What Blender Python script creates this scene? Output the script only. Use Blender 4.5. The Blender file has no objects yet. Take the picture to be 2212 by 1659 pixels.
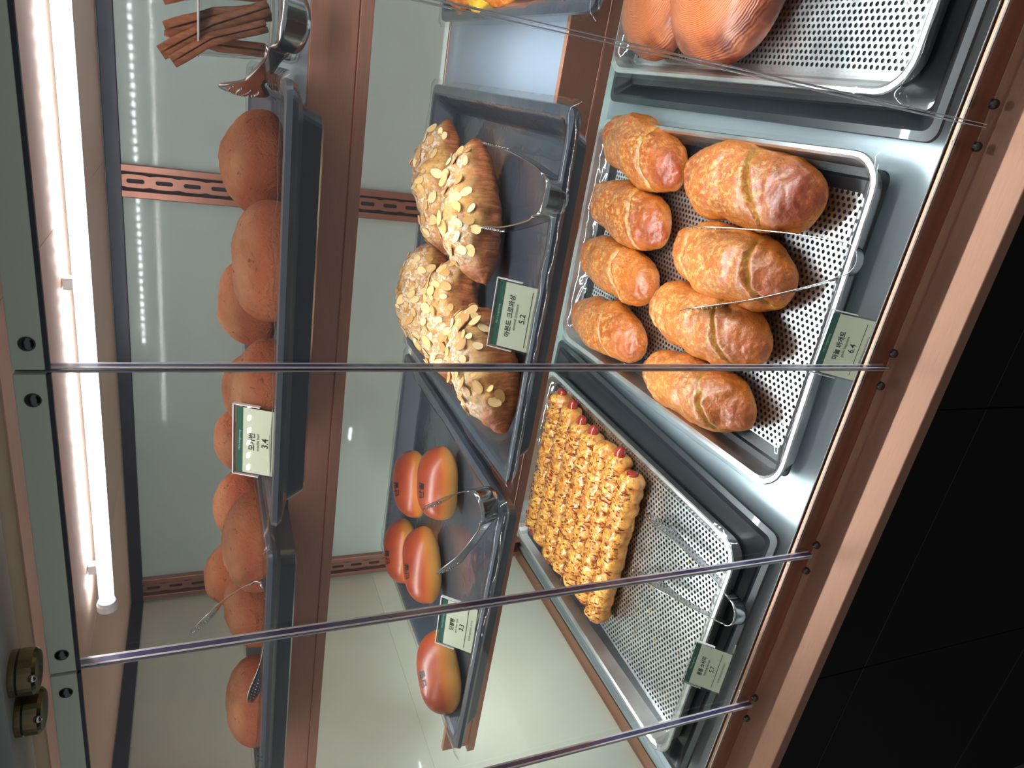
import bpy, bmesh, math, random
import numpy as np
from mathutils import Vector, Matrix, noise

random.seed(11)
sc = bpy.context.scene
C = sc.collection
ZC = 1.5                      # eye height of the photographer; everything below is measured from there

# ------------------------------------------------------------------ camera (phone held sideways)
cd = bpy.data.cameras.new('camera')
cd.sensor_fit = 'HORIZONTAL'; cd.sensor_width = 36.0; cd.lens = 24.378; cd.clip_start = 0.02
cam = bpy.data.objects.new('camera', cd); C.objects.link(cam)
R = Vector((0.90952, 0.41554, -0.00952)); D = Vector((0.16249, -0.37653, -0.91205)); F = Vector((-0.38258, 0.82798, -0.40998))
m = Matrix.Identity(4)
for i, v in enumerate((D, R, -F)):
    for j in range(3): m[j][i] = v[j]
m[2][3] = ZC
cam.matrix_world = m
sc.camera = cam

# ------------------------------------------------------------------ room light and exposure
w = bpy.data.worlds.new('shop_room'); sc.world = w; w.use_nodes = True
bg = w.node_tree.nodes['Background']; bg.inputs[0].default_value = (0.92, 0.95, 1.0, 1); bg.inputs[1].default_value = 0.20
sc.view_settings.view_transform = 'Standard'; sc.view_settings.look = 'None'
sc.view_settings.gamma = 1.0; sc.view_settings.use_curve_mapping = False
sc.view_settings.exposure = 0.42
LED_TUBE, LED_FRONT, LED_SHELF = 36.0, 235.0, 42.0

# ------------------------------------------------------------------ helpers
def lin(r, g, b):
    f = lambda c: (c/255/12.92) if c/255 <= .04045 else ((c/255+.055)/1.055)**2.4
    return (f(r), f(g), f(b), 1)

MATS = {}
class NT:
    def __init__(s, name):
        s.m = bpy.data.materials.new(name); s.m.use_nodes = True
        s.t = s.m.node_tree; s.t.nodes.clear(); MATS[name] = s.m
        s.out = s.n('ShaderNodeOutputMaterial')
    def n(s, typ, **kw):
        nd = s.t.nodes.new(typ)
        for k, v in kw.items():
            if k.startswith('i_'):
                nd.inputs[k[2:].replace('_', ' ')].default_value = v
            elif hasattr(nd, k): setattr(nd, k, v)
        return nd
    def l(s, a, b): s.t.links.new(a, b)
    def bsdf(s, **kw):
        p = s.n('ShaderNodeBsdfPrincipled')
        for k, v in kw.items(): p.inputs[k].default_value = v
        s.l(p.outputs[0], s.out.inputs[0]); s.p = p
        return p
    def coord(s, kind='Object', scale=(1, 1, 1)):
        tc = s.n('ShaderNodeTexCoord'); mp = s.n('ShaderNodeMapping'); mp.inputs['Scale'].default_value = scale
        s.l(tc.outputs[kind], mp.inputs[0]); return mp.outputs[0]
    def noise(s, vec, scale, detail=3, rough=.55, dist=0):
        nd = s.n('ShaderNodeTexNoise'); nd.inputs['Scale'].default_value = scale
        nd.inputs['Detail'].default_value = detail; nd.inputs['Roughness'].default_value = rough; nd.inputs['Distortion'].default_value = dist
        s.l(vec, nd.inputs['Vector']); return nd.outputs[0]
    def ramp(s, fac, stops):
        r = s.n('ShaderNodeValToRGB'); e = r.color_ramp.elements
        while len(e) < len(stops): e.new(.5)
        for i, (p, c) in enumerate(stops):
            e[i].position = p; e[i].color = c
        s.l(fac, r.inputs[0]); return r.outputs[0]
    def mix(s, fac, a, b, mode='MIX'):
        x = s.n('ShaderNodeMix'); x.data_type = 'RGBA'; x.blend_type = mode
        for sock, v in ((x.inputs[0], fac), (x.inputs[6], a), (x.inputs[7], b)):
            if hasattr(v, 'links'): s.l(v, sock)
            else: sock.default_value = v
        return x.outputs[2]
    def bump(s, h, strength=.3, dist=.001, prev=None):
        b = s.n('ShaderNodeBump'); b.inputs['Strength'].default_value = strength; b.inputs['Distance'].default_value = dist
        s.l(h, b.inputs['Height'])
        if prev is not None: s.l(prev, b.inputs['Normal'])
        return b.outputs[0]
    def attr(s, name='shade'):
        a = s.n('ShaderNodeAttribute'); a.attribute_name = name; return a
W1 = (1, 1, 1, 1); K0 = (0, 0, 0, 1)
def grey(v): return (v, v, v, 1)

def simple(name, col, rough=.5, metal=0., coat=0., **kw):
    n = NT(name); n.bsdf(**{'Base Color': col, 'Roughness': rough, 'Metallic': metal, 'Coat Weight': coat}); 
    for k, v in kw.items(): n.p.inputs[k.replace('_', ' ')].default_value = v
    return n.m

def emit(name, col, s, one_sided=False):
    n = NT(name); e = n.n('ShaderNodeEmission'); e.inputs[0].default_value = col; e.inputs[1].default_value = s
    if one_sided:      # a diode on its carrier shines only away from the carrier
        g = n.n('ShaderNodeNewGeometry'); mu = n.n('ShaderNodeMath', operation='MULTIPLY_ADD')
        n.l(g.outputs['Backfacing'], mu.inputs[0]); mu.inputs[1].default_value = -s; mu.inputs[2].default_value = s; n.l(mu.outputs[0], e.inputs[1])
    n.l(e.outputs[0], n.out.inputs[0]); return n.m

def clear(name, ior=1.45, tint=(1, 1, 1, 1), gloss_rough=.01, add=0.0, bump=None):
    n = NT(name)
    tr = n.n('ShaderNodeBsdfTransparent'); tr.inputs[0].default_value = tint
    gl = n.n('ShaderNodeBsdfGlossy'); gl.inputs['Roughness'].default_value = gloss_rough
    lw = n.n('ShaderNodeLayerWeight'); mx = n.n('ShaderNodeMixShader')
    f0 = ((ior-1)/(ior+1))**2+add
    pw = n.n('ShaderNodeMath', operation='POWER'); n.l(lw.outputs['Facing'], pw.inputs[0]); pw.inputs[1].default_value = 5.0
    ma = n.n('ShaderNodeMath', operation='MULTIPLY_ADD'); n.l(pw.outputs[0], ma.inputs[0]); ma.inputs[1].default_value = 1-f0; ma.inputs[2].default_value = f0
    fac = ma.outputs[0]
    if bump:
        v = n.coord('Object'); a = n.noise(v, bump[0], 2, .5, .6); b = n.bump(a, bump[1], .004)
        n.l(b, gl.inputs['Normal']); n.l(b, lw.inputs['Normal'])
    n.l(fac, mx.inputs[0]); n.l(tr.outputs[0], mx.inputs[1]); n.l(gl.outputs[0], mx.inputs[2]); n.l(mx.outputs[0], n.out.inputs[0])
    return n.m

# ------------------------------------------------------------------ mesh helpers
def tag(o, label=None, cat=None, group=None, kind=None):
    if label: o['label'] = label
    if cat: o['category'] = cat
    if group: o['group'] = group
    if kind: o['kind'] = kind
    return o

def link(name, data, parent=None, loc=(0, 0, 0), rot=None):
    o = bpy.data.objects.new(name, data); C.objects.link(o); o.location = loc
    if rot: o.rotation_euler = rot
    if parent: o.parent = parent
    return o

def thing(name, label, cat, loc, rz=0., group=None, rot=None):
    o = link(name, None, None, loc, rot or (0, 0, rz)); o.empty_display_size = .02
    return tag(o, label, cat, group)

def meshdata(name, verts, faces, mat=None, smooth=True, cols=None, recalc=True, mats=None, fmat=None):
    me = bpy.data.meshes.new(name)
    me.from_pydata([tuple(map(float, v)) for v in verts], [], faces)
    for x in (mats or [mat]):
        if x: me.materials.append(MATS[x] if isinstance(x, str) else x)
    if cols is not None:
        a = me.color_attributes.new('shade', 'FLOAT_COLOR', 'POINT')
        a.data.foreach_set('color', np.asarray(cols, dtype=np.float32).ravel())
    if fmat is not None: me.polygons.foreach_set('material_index', fmat)
    if recalc:
        bm = bmesh.new(); bm.from_mesh(me); bmesh.ops.recalc_face_normals(bm, faces=bm.faces); bm.to_mesh(me); bm.free()
    if smooth: me.polygons.foreach_set('use_smooth', [True]*len(me.polygons))
    me.update(); return me

def mk(name, verts, faces, mat, parent=None, loc=(0, 0, 0), rot=None, **kw):
    return link(name, meshdata(name, verts, faces, mat, **kw), parent, loc, rot)

class MB:
    """collects pieces of ONE part"""
    def __init__(s): s.v = []; s.f = []
    def add(s, v, f):
        k = len(s.v); s.v += [tuple(x) for x in v]; s.f += [tuple(i+k for i in q) for q in f]; return s
    def box(s, x0, x1, y0, y1, z0, z1):
        v = [(x, y, z) for z in (z0, z1) for y in (y0, y1) for x in (x0, x1)]
        return s.add(v, [(0, 2, 3, 1), (4, 5, 7, 6), (0, 1, 5, 4), (2, 6, 7, 3), (0, 4, 6, 2), (1, 3, 7, 5)])
    def rev(s, prof, n=20, c=(0, 0, 0), axis='Z'):
        """lathe of (radius, height) profile, open at poles if radius > 0 (capped)"""
        v = []; f = []
        for r, h in prof:
            for k in range(n):
                a = 2*math.pi*k/n; p = (r*math.cos(a), r*math.sin(a), h)
                if axis == 'Y': p = (p[0], -p[2], p[1])
                if axis == 'X': p = (p[2], p[0], p[1])
                v.append((p[0]+c[0], p[1]+c[1], p[2]+c[2]))
        for i in range(len(prof)-1):
            for k in range(n):
                f.append((i*n+k, i*n+(k+1) % n, (i+1)*n+(k+1) % n, (i+1)*n+k))
        f.append(tuple(range(n))); f.append(tuple(range((len(prof)-1)*n, len(prof)*n)))
        return s.add(v, f)
    def tube(s, pts, rad, n=8):
        pts = [Vector(p) for p in pts]; v = []; f = []
        up = Vector((0, 0, 1))
        for i, p in enumerate(pts):
            t = (pts[min(i+1, len(pts)-1)]-pts[max(i-1, 0)]).normalized()
            u = t.cross(up) if abs(t.dot(up)) < .95 else t.cross(Vector((1, 0, 0)))
            u.normalize(); q = t.cross(u); r = rad[i] if isinstance(rad, (list, tuple)) else rad
            for k in range(n):
                a = 2*math.pi*k/n; v.append(p+u*(r*math.cos(a))+q*(r*math.sin(a)))
        for i in range(len(pts)-1):
            for k in range(n): f.append((i*n+k, i*n+(k+1) % n, (i+1)*n+(k+1) % n, (i+1)*n+k))
        f.append(tuple(range(n))); f.append(tuple(range((len(pts)-1)*n, len(pts)*n)))
        return s.add(v, f)
    def build(s, name, mat, parent=None, loc=(0, 0, 0), smooth=False, bev=0., **kw):
        me = meshdata(name, s.v, s.f, mat, smooth=smooth, **kw)
        if bev:
            bm = bmesh.new(); bm.from_mesh(me)
            bmesh.ops.bevel(bm, geom=bm.edges[:], offset=bev, segments=2, affect='EDGES', profile=.5); bm.to_mesh(me); bm.free()
        return link(name, me, parent, loc)

def abox(name, b, mat, parent=None, bev=0., smooth=False):
    """box from world extents; parented ones are stored in the parent's frame (parent only translated)"""
    o = parent.location if parent else Vector((0, 0, 0))
    if parent and parent.parent: o = o+parent.parent.location
    if parent: c = Vector((0, 0, 0)); sh = o
    else:
        c = Vector(((b[0]+b[1])/2, (b[2]+b[3])/2, b[4])); sh = c
    return MB().box(b[0]-sh.x, b[1]-sh.x, b[2]-sh.y, b[3]-sh.y, b[4]-sh.z, b[5]-sh.z).build(name, mat, parent, c, bev=bev, smooth=smooth)

def sstep(a, b, x):
    t = min(1, max(0, (x-a)/(b-a))); return t*t*(3-2*t)

def rrect(hw, hd, r, z, n=6):
    o = []
    for cx, cy, a0 in ((hw-r, hd-r, 0), (-hw+r, hd-r, 90), (-hw+r, -hd+r, 180), (hw-r, -hd+r, 270)):
        for k in range(n+1):
            a = math.radians(a0+90*k/n); o.append((cx+r*math.cos(a), cy+r*math.sin(a), z))
    return o

def loft(loops, cap0=True, cap1=True):
    n = len(loops[0]); v = [p for l in loops for p in l]; f = []
    for i in range(len(loops)-1):
        for k in range(n): f.append((i*n+k, i*n+(k+1) % n, (i+1)*n+(k+1) % n, (i+1)*n+k))
    if cap0: f.append(tuple(range(n)))
    if cap1: f.append(tuple(range((len(loops)-1)*n, len(loops)*n)))
    return v, f

def copy_tree(o, parent=None):
    c = o.copy(); C.objects.link(c)
    if parent: c.parent = parent
    for ch in list(o.children): copy_tree(ch, c)
    return c

def nz(x, y, z, s=1., seed=0.): return noise.noise(Vector((x*s+seed*7.31, y*s-seed*3.7, z*s+seed*1.9)))

# ------------------------------------------------------------------ materials: the case
def copper(name, base, rough, brush, aniso=.75, metal=.8):
    n = NT(name); n.bsdf(Metallic=metal, Roughness=rough)
    v = n.coord('Object', brush); a = n.noise(v, 60, 3, .6)
    c = n.ramp(a, [(.3, tuple(x*.82 for x in base[:3])+(1,)), (.7, base)])
    n.l(c, n.p.inputs['Base Color'])
    n.l(n.bump(a, .12, .0004), n.p.inputs['Normal'])
    n.p.inputs['Anisotropic'].default_value = aniso
    tg = n.n('ShaderNodeTangent', direction_type='RADIAL', axis='X')
    n.p.inputs['Anisotropic Rotation'].default_value = .0
    n.l(tg.outputs[0], n.p.inputs['Tangent'])
    return n.m
copper('copper_ceiling', lin(250, 214, 194), .55, (.6, 40, 40), .5, .1)
copper('copper_face', lin(206, 146, 122), .46, (.6, 40, 40), .75, .35)
copper('copper_ledge', lin(196, 146, 122), .5, (.6, 40, 40), .5, .55)
copper('copper_rail', lin(172, 122, 106), .34, (40, 40, .6), .3)
simple('copper_plain', lin(186, 138, 118), .3, .95)
simple('slot_dark', lin(38, 26, 24), .6)
def wallmat(name, col, rough, coat=.0):
    n = NT(name); n.bsdf(Roughness=rough)
    v = n.coord('Object', (1, 1, 1)); a = n.noise(v, 9, 4, .6)
    n.l(n.ramp(a, [(.3, tuple(x*.93 for x in col[:3])+(1,)), (.7, col)]), n.p.inputs['Base Color'])
    n.p.inputs['Coat Weight'].default_value = coat; n.p.inputs['Coat Roughness'].default_value = .06
    return n.m
wallmat('wall_grey', lin(168, 184, 178), .5, .5)
wallmat('wall_side', lin(184, 187, 172), .5, .25)
simple('trim_dark', lin(34, 38, 52), .3, .2)
simple('shelf_white', lin(172, 188, 208), .3, 0, .5)
simple('steel_floor', lin(170, 182, 188), .34, .35)
simple('black_cabinet', lin(15, 13, 12), .5)
simple('rail_green', lin(224, 234, 210), .42, 0, .2)
simple('rail_edge', lin(34, 42, 54), .35)
simple('brass_dark', lin(128, 116, 84), .25, .9)
simple('rubber_black', lin(16, 16, 17), .5)
simple('steel', lin(205, 205, 205), .16, 1.)
simple('steel_dark', lin(96, 98, 98), .22, 1.)
simple('soffit_tan', lin(172, 160, 136), .5)
simple('soffit_grey', lin(190, 192, 186), .5)
simple('tube_plastic', lin(235, 238, 240), .3)
def diffuser(name, s, col=(.93, .96, 1, 1)):
    return emit(name, col, s)
emit('led_chip', (.95, .97, 1, 1), LED_TUBE*2.3)
emit('led_diffuse', (.93, .96, 1, 1), LED_TUBE*.05)
emit('led_front', (.97, .97, .95, 1), LED_FRONT, True)
emit('led_shelf', (.90, .99, 1, 1), LED_SHELF); emit('led_shelf_low', (.90, .99, 1, 1), LED_SHELF*2.5)
clear('glass_pane', 1.42, (.975, .985, .98, 1), .0, 0.0)
clear('film', 1.36, (.985, .985, .985, 1), .06, .034, (26, .6))
clear('acrylic', 1.45, (.96, .97, .965, 1), .02)
clear('jar_glass', 1.45, (.96, .975, .97, 1), .02, .01)
simple('edge_core', lin(74, 66, 110), .2, 0, .6)
simple('edge_light', lin(232, 226, 226), .25, 0, .4)
simple('plastic_black', lin(66, 72, 82), .34, 0, .35)
simple('plastic_dark', lin(34, 37, 41), .36, 0, .3)
def alu():
    n = NT('aluminium'); n.bsdf(Metallic=1., Roughness=.27)
    v = n.coord('Object'); a = n.noise(v, 22, 5, .65)
    n.l(n.ramp(a, [(.3, lin(214, 214, 216)), (.65, lin(238, 238, 238))]), n.p.inputs['Base Color'])
    r = n.ramp(a, [(.3, grey(.28)), (.7, grey(.38))]); n.l(r, n.p.inputs['Roughness'])
alu()
simple('card_paper', lin(242, 241, 214), .65)
simple('card_green', lin(38, 98, 78), .6)
simple('ink', lin(56, 52, 30), .7)
simple('ink_white', lin(190, 220, 205), .7)

# ------------------------------------------------------------------ the setting
YB, XL, ZB, ZT = 1.174, -.985, -.675, .122      # back wall, left wall, display floor, ceiling
XR = .62
def struct(o, label=None):
    o['kind'] = 'structure'
    if label: o['label'] = label
    return o
struct(abox('wall_back', (XL-.02, XR, YB, YB+.02, -1.5, .24), 'wall_grey'), 'grey glossy back wall of the display case')
struct(abox('wall_left', (XL-.02, XL, .36, YB, ZB, .24), 'wall_side'), 'pale grey side wall of the display case')
struct(abox('wall_right', (XR, XR+.02, .36, YB, ZB, .24), 'wall_side'), 'pale grey wall closing the right end of the display case')
struct(abox('floor', (XL, XR, .4805, YB, ZB-.02, ZB), 'steel_floor'), 'brushed steel floor of the display case')
struct(abox('trim_1', (XL+.002, XR, YB-.006, YB-.001, .101, ZT-.001), 'trim_dark', bev=.001), 'dark strip where back wall meets copper ceiling')
struct(abox('trim_2', (XL+.001, XL+.006, .52, YB-.008, .101, ZT-.001), 'trim_dark', bev=.001), 'dark strip where side wall meets copper ceiling')
# copper ceiling of three brushed panels with open joints
ceil = struct(abox('ceiling', (XL, XR, .515, YB-.001, ZT+.004, ZT+.02), 'trim_dark'), 'brushed copper ceiling of the display case')
for a, b in ((XL, -.6805), (-.6795, -.1835), (-.1825, XR)):
    abox('panel', (a, b, .515, YB-.001, ZT, ZT+.004), 'copper_ceiling', ceil)
# soffit in front of the glass
soff = struct(abox('trim_3', (XL, XR, .36, .5145, ZT+.012, ZT+.03), 'black_cabinet'), 'soffit of tan and grey strips above the glass front')
abox('strip', (XL, XR, .478, .5145, ZT+.001, ZT+.012), 'soffit_tan', soff)
abox('strip', (XL, XR, .426, .474, ZT, ZT+.012), 'soffit_grey', soff)
# front rail, ledge, dark cabinet below
struct(abox('trim_4', (XL, XR, .4705, .4775, -.668, -.6415), 'copper_plain', bev=.0008), 'copper rail along the foot of the glass')
lip = struct(abox('trim_5', (XL, XR, .4785, .4800, ZB, -.6395), 'steel', bev=.0005), 'thin bright steel angle behind the glass foot')
abox('bead', (XL, XR, .4706, .4722, -.6412, -.6395), 'steel', lip)
struct(abox('baseboard_front', (XL, XR, .4102, .4775, -.684, -.6685), 'copper_ledge', bev=.001), 'copper ledge in front of the glass')
cabn = struct(abox('wall_front', (XL, XR, .44, .46, -1.5, -.685), 'black_cabinet'), 'black cabinet front below the copper ledge')
xs = [XL, -.60, -.2275, .15, XR]; zs = [-1.5, -1.15, -.775, -.6855]
for i in range(4):
    for j in range(3):
        abox('panel', (xs[i]+.0008, xs[i+1]-.0008, .4165, .4395, zs[j]+.0008, zs[j+1]-.0008), 'black_cabinet', cabn, bev=.0008)
# copper trim with a rubber line and bright bead at the foot of the side wall
t6 = struct(abox('trim_6', (XL+.0005, XL+.03, .48, YB-.008, ZB+.0005, ZB+.010), 'copper_plain', bev=.001), 'copper trim at the foot of the side wall')
abox('gasket', (XL+.0305, XL+.036, .48, YB-.008, ZB+.0005, ZB+.010), 'rubber_black', t6)
abox('bead', (XL+.0365, XL+.040, .48, YB-.008, ZB+.0005, ZB+.012), 'steel', t6)
struct(abox('ground', (-3, 2, -2.5, 1.3, -1.52, -1.5), 'black_cabinet'), 'dark shop floor')
# joints of the side wall: two slightly recessed panels
for z0, z1 in ((-.66, -.33), (-.325, .099)):
    abox('panel', (XL, XL+.0012, .49, YB-.01, z0, z1), 'wall_side', bpy.data.objects['wall_left'])

# ------------------------------------------------------------------ slotted rails on the back wall
def slotted_rail(x, label):
    t = thing('slotted_rail', label, 'rail', (x, YB-.001, ZB+.002), 0, 'slotted shelf rails')
    H = .1020-ZB-.002
    m_ = MB()
    m_.box(-.0235, -.0135, -.010, 0, 0, H); m_.box(.0135, .0235, -.010, 0, 0, H)
    m_.build('flange', 'copper_rail', t, bev=.0012)
    MB().box(-.0135, .0135, -.0012, -.0004, 0, H).build('backing', 'slot_dark', t)
    v = []; f = []
    p, hw, sl, sr = .0378, .0095, .0085, .0032
    n = int(H/p)
    for k in range(n+1):
        c = .0836-ZB-.002-k*p
        z0, z1 = c-p/2, c+p/2
        if z0 < 0: continue
        inner = []; outer = []
        for a in range(16):
            th = 2*math.pi*a/16
            inner.append((sr*math.cos(th), c+(sl if math.sin(th) > 0 else -sl)+sr*math.sin(th)))
            q = max(abs(math.cos(th))/hw, abs(math.sin(th))/(p/2)); outer.append((math.cos(th)/q, c+math.sin(th)/q))
        b = len(v)
        v += [(x_, -.0045, z_) for x_, z_ in inner]+[(x_, -.0045, z_) for x_, z_ in outer]+[(x_, -.0015, z_) for x_, z_ in inner]
        for a in range(16):
            a2 = (a+1) % 16
            f += [(b+a, b+a2, b+16+a2, b+16+a), (b+a, b+32+a, b+32+a2, b+a2)]
    mk('slot_strip', v, f, 'copper_rail', t, smooth=False)
    return t
slotted_rail(-.2075, 'slotted copper rail behind the croissant and garlic bread')
slotted_rail(-.9525, 'slotted copper rail in the back corner beside the side wall')

# ------------------------------------------------------------------ shelves
def shelf(ztop, xl, label, xp):
    t = thing('display_shelf', label, 'shelf', (xl, .66, ztop-.05), 0, 'copper-fronted shelves')
    abox('panel', (xp, XR, .668, 1.033, ztop-.012, ztop), 'shelf_white', t)
    abox('underside', (xp, XR, .668, 1.033, ztop-.016, ztop-.0125), 'shelf_white', t)
    abox('front_face', (xl, XR, .660, .6675, ztop-.038, ztop+.0012), 'copper_face', t, bev=.0006)
    abox('lower_strip', (xl-.012, XR, .6585, .6675, ztop-.050, ztop-.0388), 'copper_face', t, bev=.0006)
    abox('rear_edge', (xp, XR, 1.0335, 1.039, ztop-.03, ztop+.001), 'copper_plain', t, bev=.0006)
    for x in (-.2075, -.9):
        if x < xp: continue
        abox('bracket', (x-.002, x+.002, .69, YB-.012, ztop-.032, ztop-.0165), 'copper_plain', t)
    return t
ZS1, ZS2 = -.0870, -.3215
shelf(ZS1, -.912, 'upper white shelf with tall copper front under the mocha buns', -.775)
shelf(ZS2, -.900, 'lower white shelf with copper front under the croissants', -.745)

# ------------------------------------------------------------------ lights of the case
def led_tube():
    t = thing('led_tube', 'long glowing white light tube on the copper ceiling', 'light tube', (-.14, .766, ZT-.001))
    x0, x1 = -.635, XR
    for xc in (x0+.05, -.24, .12, .5):
        MB().box(xc+.14-.006, xc+.14+.006, -.005, .005, -.0085, 0).build('clip', 'tube_plastic', t)
    MB().tube([(x0+.14, 0, -.016), (x1+.14, 0, -.016)], .0082, 20).build('diffuser', 'led_diffuse', t, smooth=True)
    mbx = MB(); x = x0+.02
    while x < x1:
        mbx.box(x+.14-.0040, x+.14+.0040, .0045, .0088, -.0128, -.0088); x += .0165
    o = mbx.build('diode', 'led_chip', t); o['kind'] = 'stuff'
    MB().rev([(.004, 0), (.0112, 0), (.0112, .008), (.0098, .008), (.0098, .012), (.004, .012)], 18, (x0+.14-.012, 0, -.016), 'X').build('end_cap', 'tube_plastic', t, smooth=False)
led_tube()
def led_front():
    t = thing('led_strip', 'light strip hidden behind the top rail of the glass', 'light strip', (0, .4745, .0955))
    MB().box(XL+.02, XR, -.0025, 0, -.009, .008).build('channel', 'tube_plastic', t)
    mbx = MB(); x = XL+.03
    while x < XR-.01:
        mbx.add([(x-.003, .0006, -.0062), (x+.003, .0006, -.0062), (x+.003, .0036, -.0051), (x-.003, .0036, -.0051)], [(3, 2, 1, 0)]); x += .0165
    MB().box(XL+.02, XR, 0, .0045, -.0048, -.0030).build('carrier', 'tube_plastic', t)
    o = mbx.build('diode', 'led_front', t, recalc=False); o['kind'] = 'stuff'
led_front()
def led_shelf(z, y, label, mt='led_shelf'):
    t = thing('shelf_light', label, 'light tube', (-.14, y, z))
    MB().box(-.735, XR+.13, -.007, .007, -.004, 0).build('base', 'tube_plastic', t)
    MB().box(-.73, XR+.12, -.0055, .0055, -.008, -.0042).build('diffuser', mt, t, bev=.001)
led_shelf(ZS1-.0165, .690, 'light tube under the upper shelf')
led_shelf(ZS2-.0165, .790, 'light tube under the lower shelf', 'led_shelf_low')

# ------------------------------------------------------------------ glass front
GT = .0088
SEAMS = [.285, .0425, -.2005, -.4425, -.685, -.9275]
PLAB = ['clear front pane at the right, before the swirled bread', 'clear front pane before the croissants and garlic breads',
        'clear front pane before the first red bean buns and sausage breads', 'clear front pane before the lone bun and sausage price card',
        'clear front pane at the far left of the case']
def dome(r, h, n=14, k=4): return [(r*math.cos(i/k*math.pi/2)+1e-4, h*math.sin(i/k*math.pi/2)) for i in range(k+1)]
for i in range(5):
    x1, x0 = SEAMS[i]-.0010, SEAMS[i+1]+.0010
    c = (x0+x1)/2; hw = (x1-x0)/2
    t = thing('glass_door', PLAB[i], 'glass panel', (c, .461, -.660), 0, 'clear panes of the case front')
    z1 = .102+.660
    v = [(-hw, 0, 0), (hw, 0, 0), (hw, 0, z1), (-hw, 0, z1), (-hw, GT, 0), (hw, GT, 0), (hw, GT, z1), (-hw, GT, z1)]
    mk('pane', v, [(0, 1, 2, 3), (7, 6, 5, 4)], 'glass_pane', t, smooth=False)
    for s in (-1, 1):
        a, b = sorted((s*hw, s*(hw-.0007)))
        ed = MB().box(a, b, .0018, GT-.0022, 0, z1).build('edge', 'edge_core', t)
        MB().box(a, b, .0, .0017, 0, z1).box(a, b, GT-.0021, GT, 0, z1).build('edge_bevel', 'edge_light', ed)
    zr = .083+.660
    tr = MB().box(-hw+.0005, hw-.0005, -.0035, -.0002, zr+.0025, z1+.0005).build('top_rail', 'rail_green', t, bev=.0006)
    MB().box(-hw+.0005, hw-.0005, -.0035, -.0002, zr, zr+.0024).build('rail_lip', 'rail_edge', tr)
    for s in (-1, 1):
        bx = s*(hw-.0175)
        MB().rev(dome(.0046, .0026), 16, (bx, -.0035, zr+.0105), 'Y').build('screw', 'steel_dark', tr, smooth=True)
        MB().rev([(.0046, 0), (.0046, .003), (.0036, .0048), (.001, .0052)], 16, (bx, 0, .0045), 'Y').build('bolt', 'steel_dark', t, smooth=False)
        MB().rev(dome(.0034, .003), 12, (bx, GT+.0045, .016), 'Y').build('rivet', 'steel', t, smooth=True)

# hinge posts above the glass
for x, lb in ((-.4265, 'brass hinge barrel above the glass, right one of the pair'), (-.4650, 'brass hinge barrel above the glass, left one of the pair')):
    t = thing('hinge_barrel', lb, 'hinge', (x, .449, .106), 0, 'brass hinge barrels')
    MB().rev([(.0140, 0), (.0162, .0022), (.0162, .0105)], 28, (0, 0, 0)).build('body', 'brass_dark', t, smooth=False)
    MB().rev([(.0150, .0106), (.0150, .0118)], 28).build('groove', 'rubber_black', t)
    MB().rev([(.0162, .0119), (.0162, .0185), (.0150, .0186)], 28).build('cap_ring', 'brass_dark', t, smooth=False)
    MB().rev([(.0152, .0187), (.0152, .030)], 28).build('neck', 'rubber_black', t)
    MB().rev(dome(.0030, .003), 12, (.006, -.0135, .0015), 'Y').build('set_screw', 'steel', t, smooth=True)

# ------------------------------------------------------------------ trays
def black_tray_mesh(w, d, h, nm):
    W, Dp = w/2, d/2
    L = [rrect(W-.026, Dp-.026, .010, 0), rrect(W-.022, Dp-.022, .012, .002), rrect(W-.016, Dp-.016, .012, h*.55), rrect(W-.012, Dp-.012, .012, h*.60),
         rrect(W-.003, Dp-.003, .012, h*.72), rrect(W, Dp, .012, h*.86), rrect(W-.001, Dp-.001, .012, h), rrect(W-.010, Dp-.010, .010, h+.0005), rrect(W-.013, Dp-.013, .010, h-.002),
         rrect(W-.028, Dp-.028, .010, .006), rrect(W-.031, Dp-.031, .008, .004)]
    v, f = loft(L); return meshdata(nm, v, f, 'plastic_black' if w < .38 and nm == 'black_tray' else 'plastic_dark', smooth=False)
TM = black_tray_mesh(.372, .425, .030, 'black_tray'); TL = black_tray_mesh(.455, .640, .022, 'black_tray_large')
def black_tray(me, x, y, z, rz, label, group='black trays'):
    o = link('black_tray', me, None, (x, y, z), (0, 0, math.radians(rz))); return tag(o, label, 'tray', group)
ZM = ZS2+.0005; ZU = ZS1+.0005
black_tray(TM, -.190, .769, ZM, .6, 'black plastic tray holding the almond croissants')
black_tray(TM, -.582, .767, ZM, -.8, 'black plastic tray holding the red bean buns')
black_tray(TM, .255, .772, ZM, 0, 'black plastic tray at the right end of the lower shelf')
black_tray(TM, -.205, .748, ZU, .6, 'black plastic tray holding the mocha buns with the price card')
black_tray(TM, -.612, .772, ZU, -1.5, 'black plastic tray holding the mocha buns at the left')
black_tray(TL, -.666, .832, ZB+.0005, -1.6, 'large black tray under the sausage bread tray')
black_tray(TL, .245, .822, ZB+.0005, .6, 'large black tray under the swirled bread tray')

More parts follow.
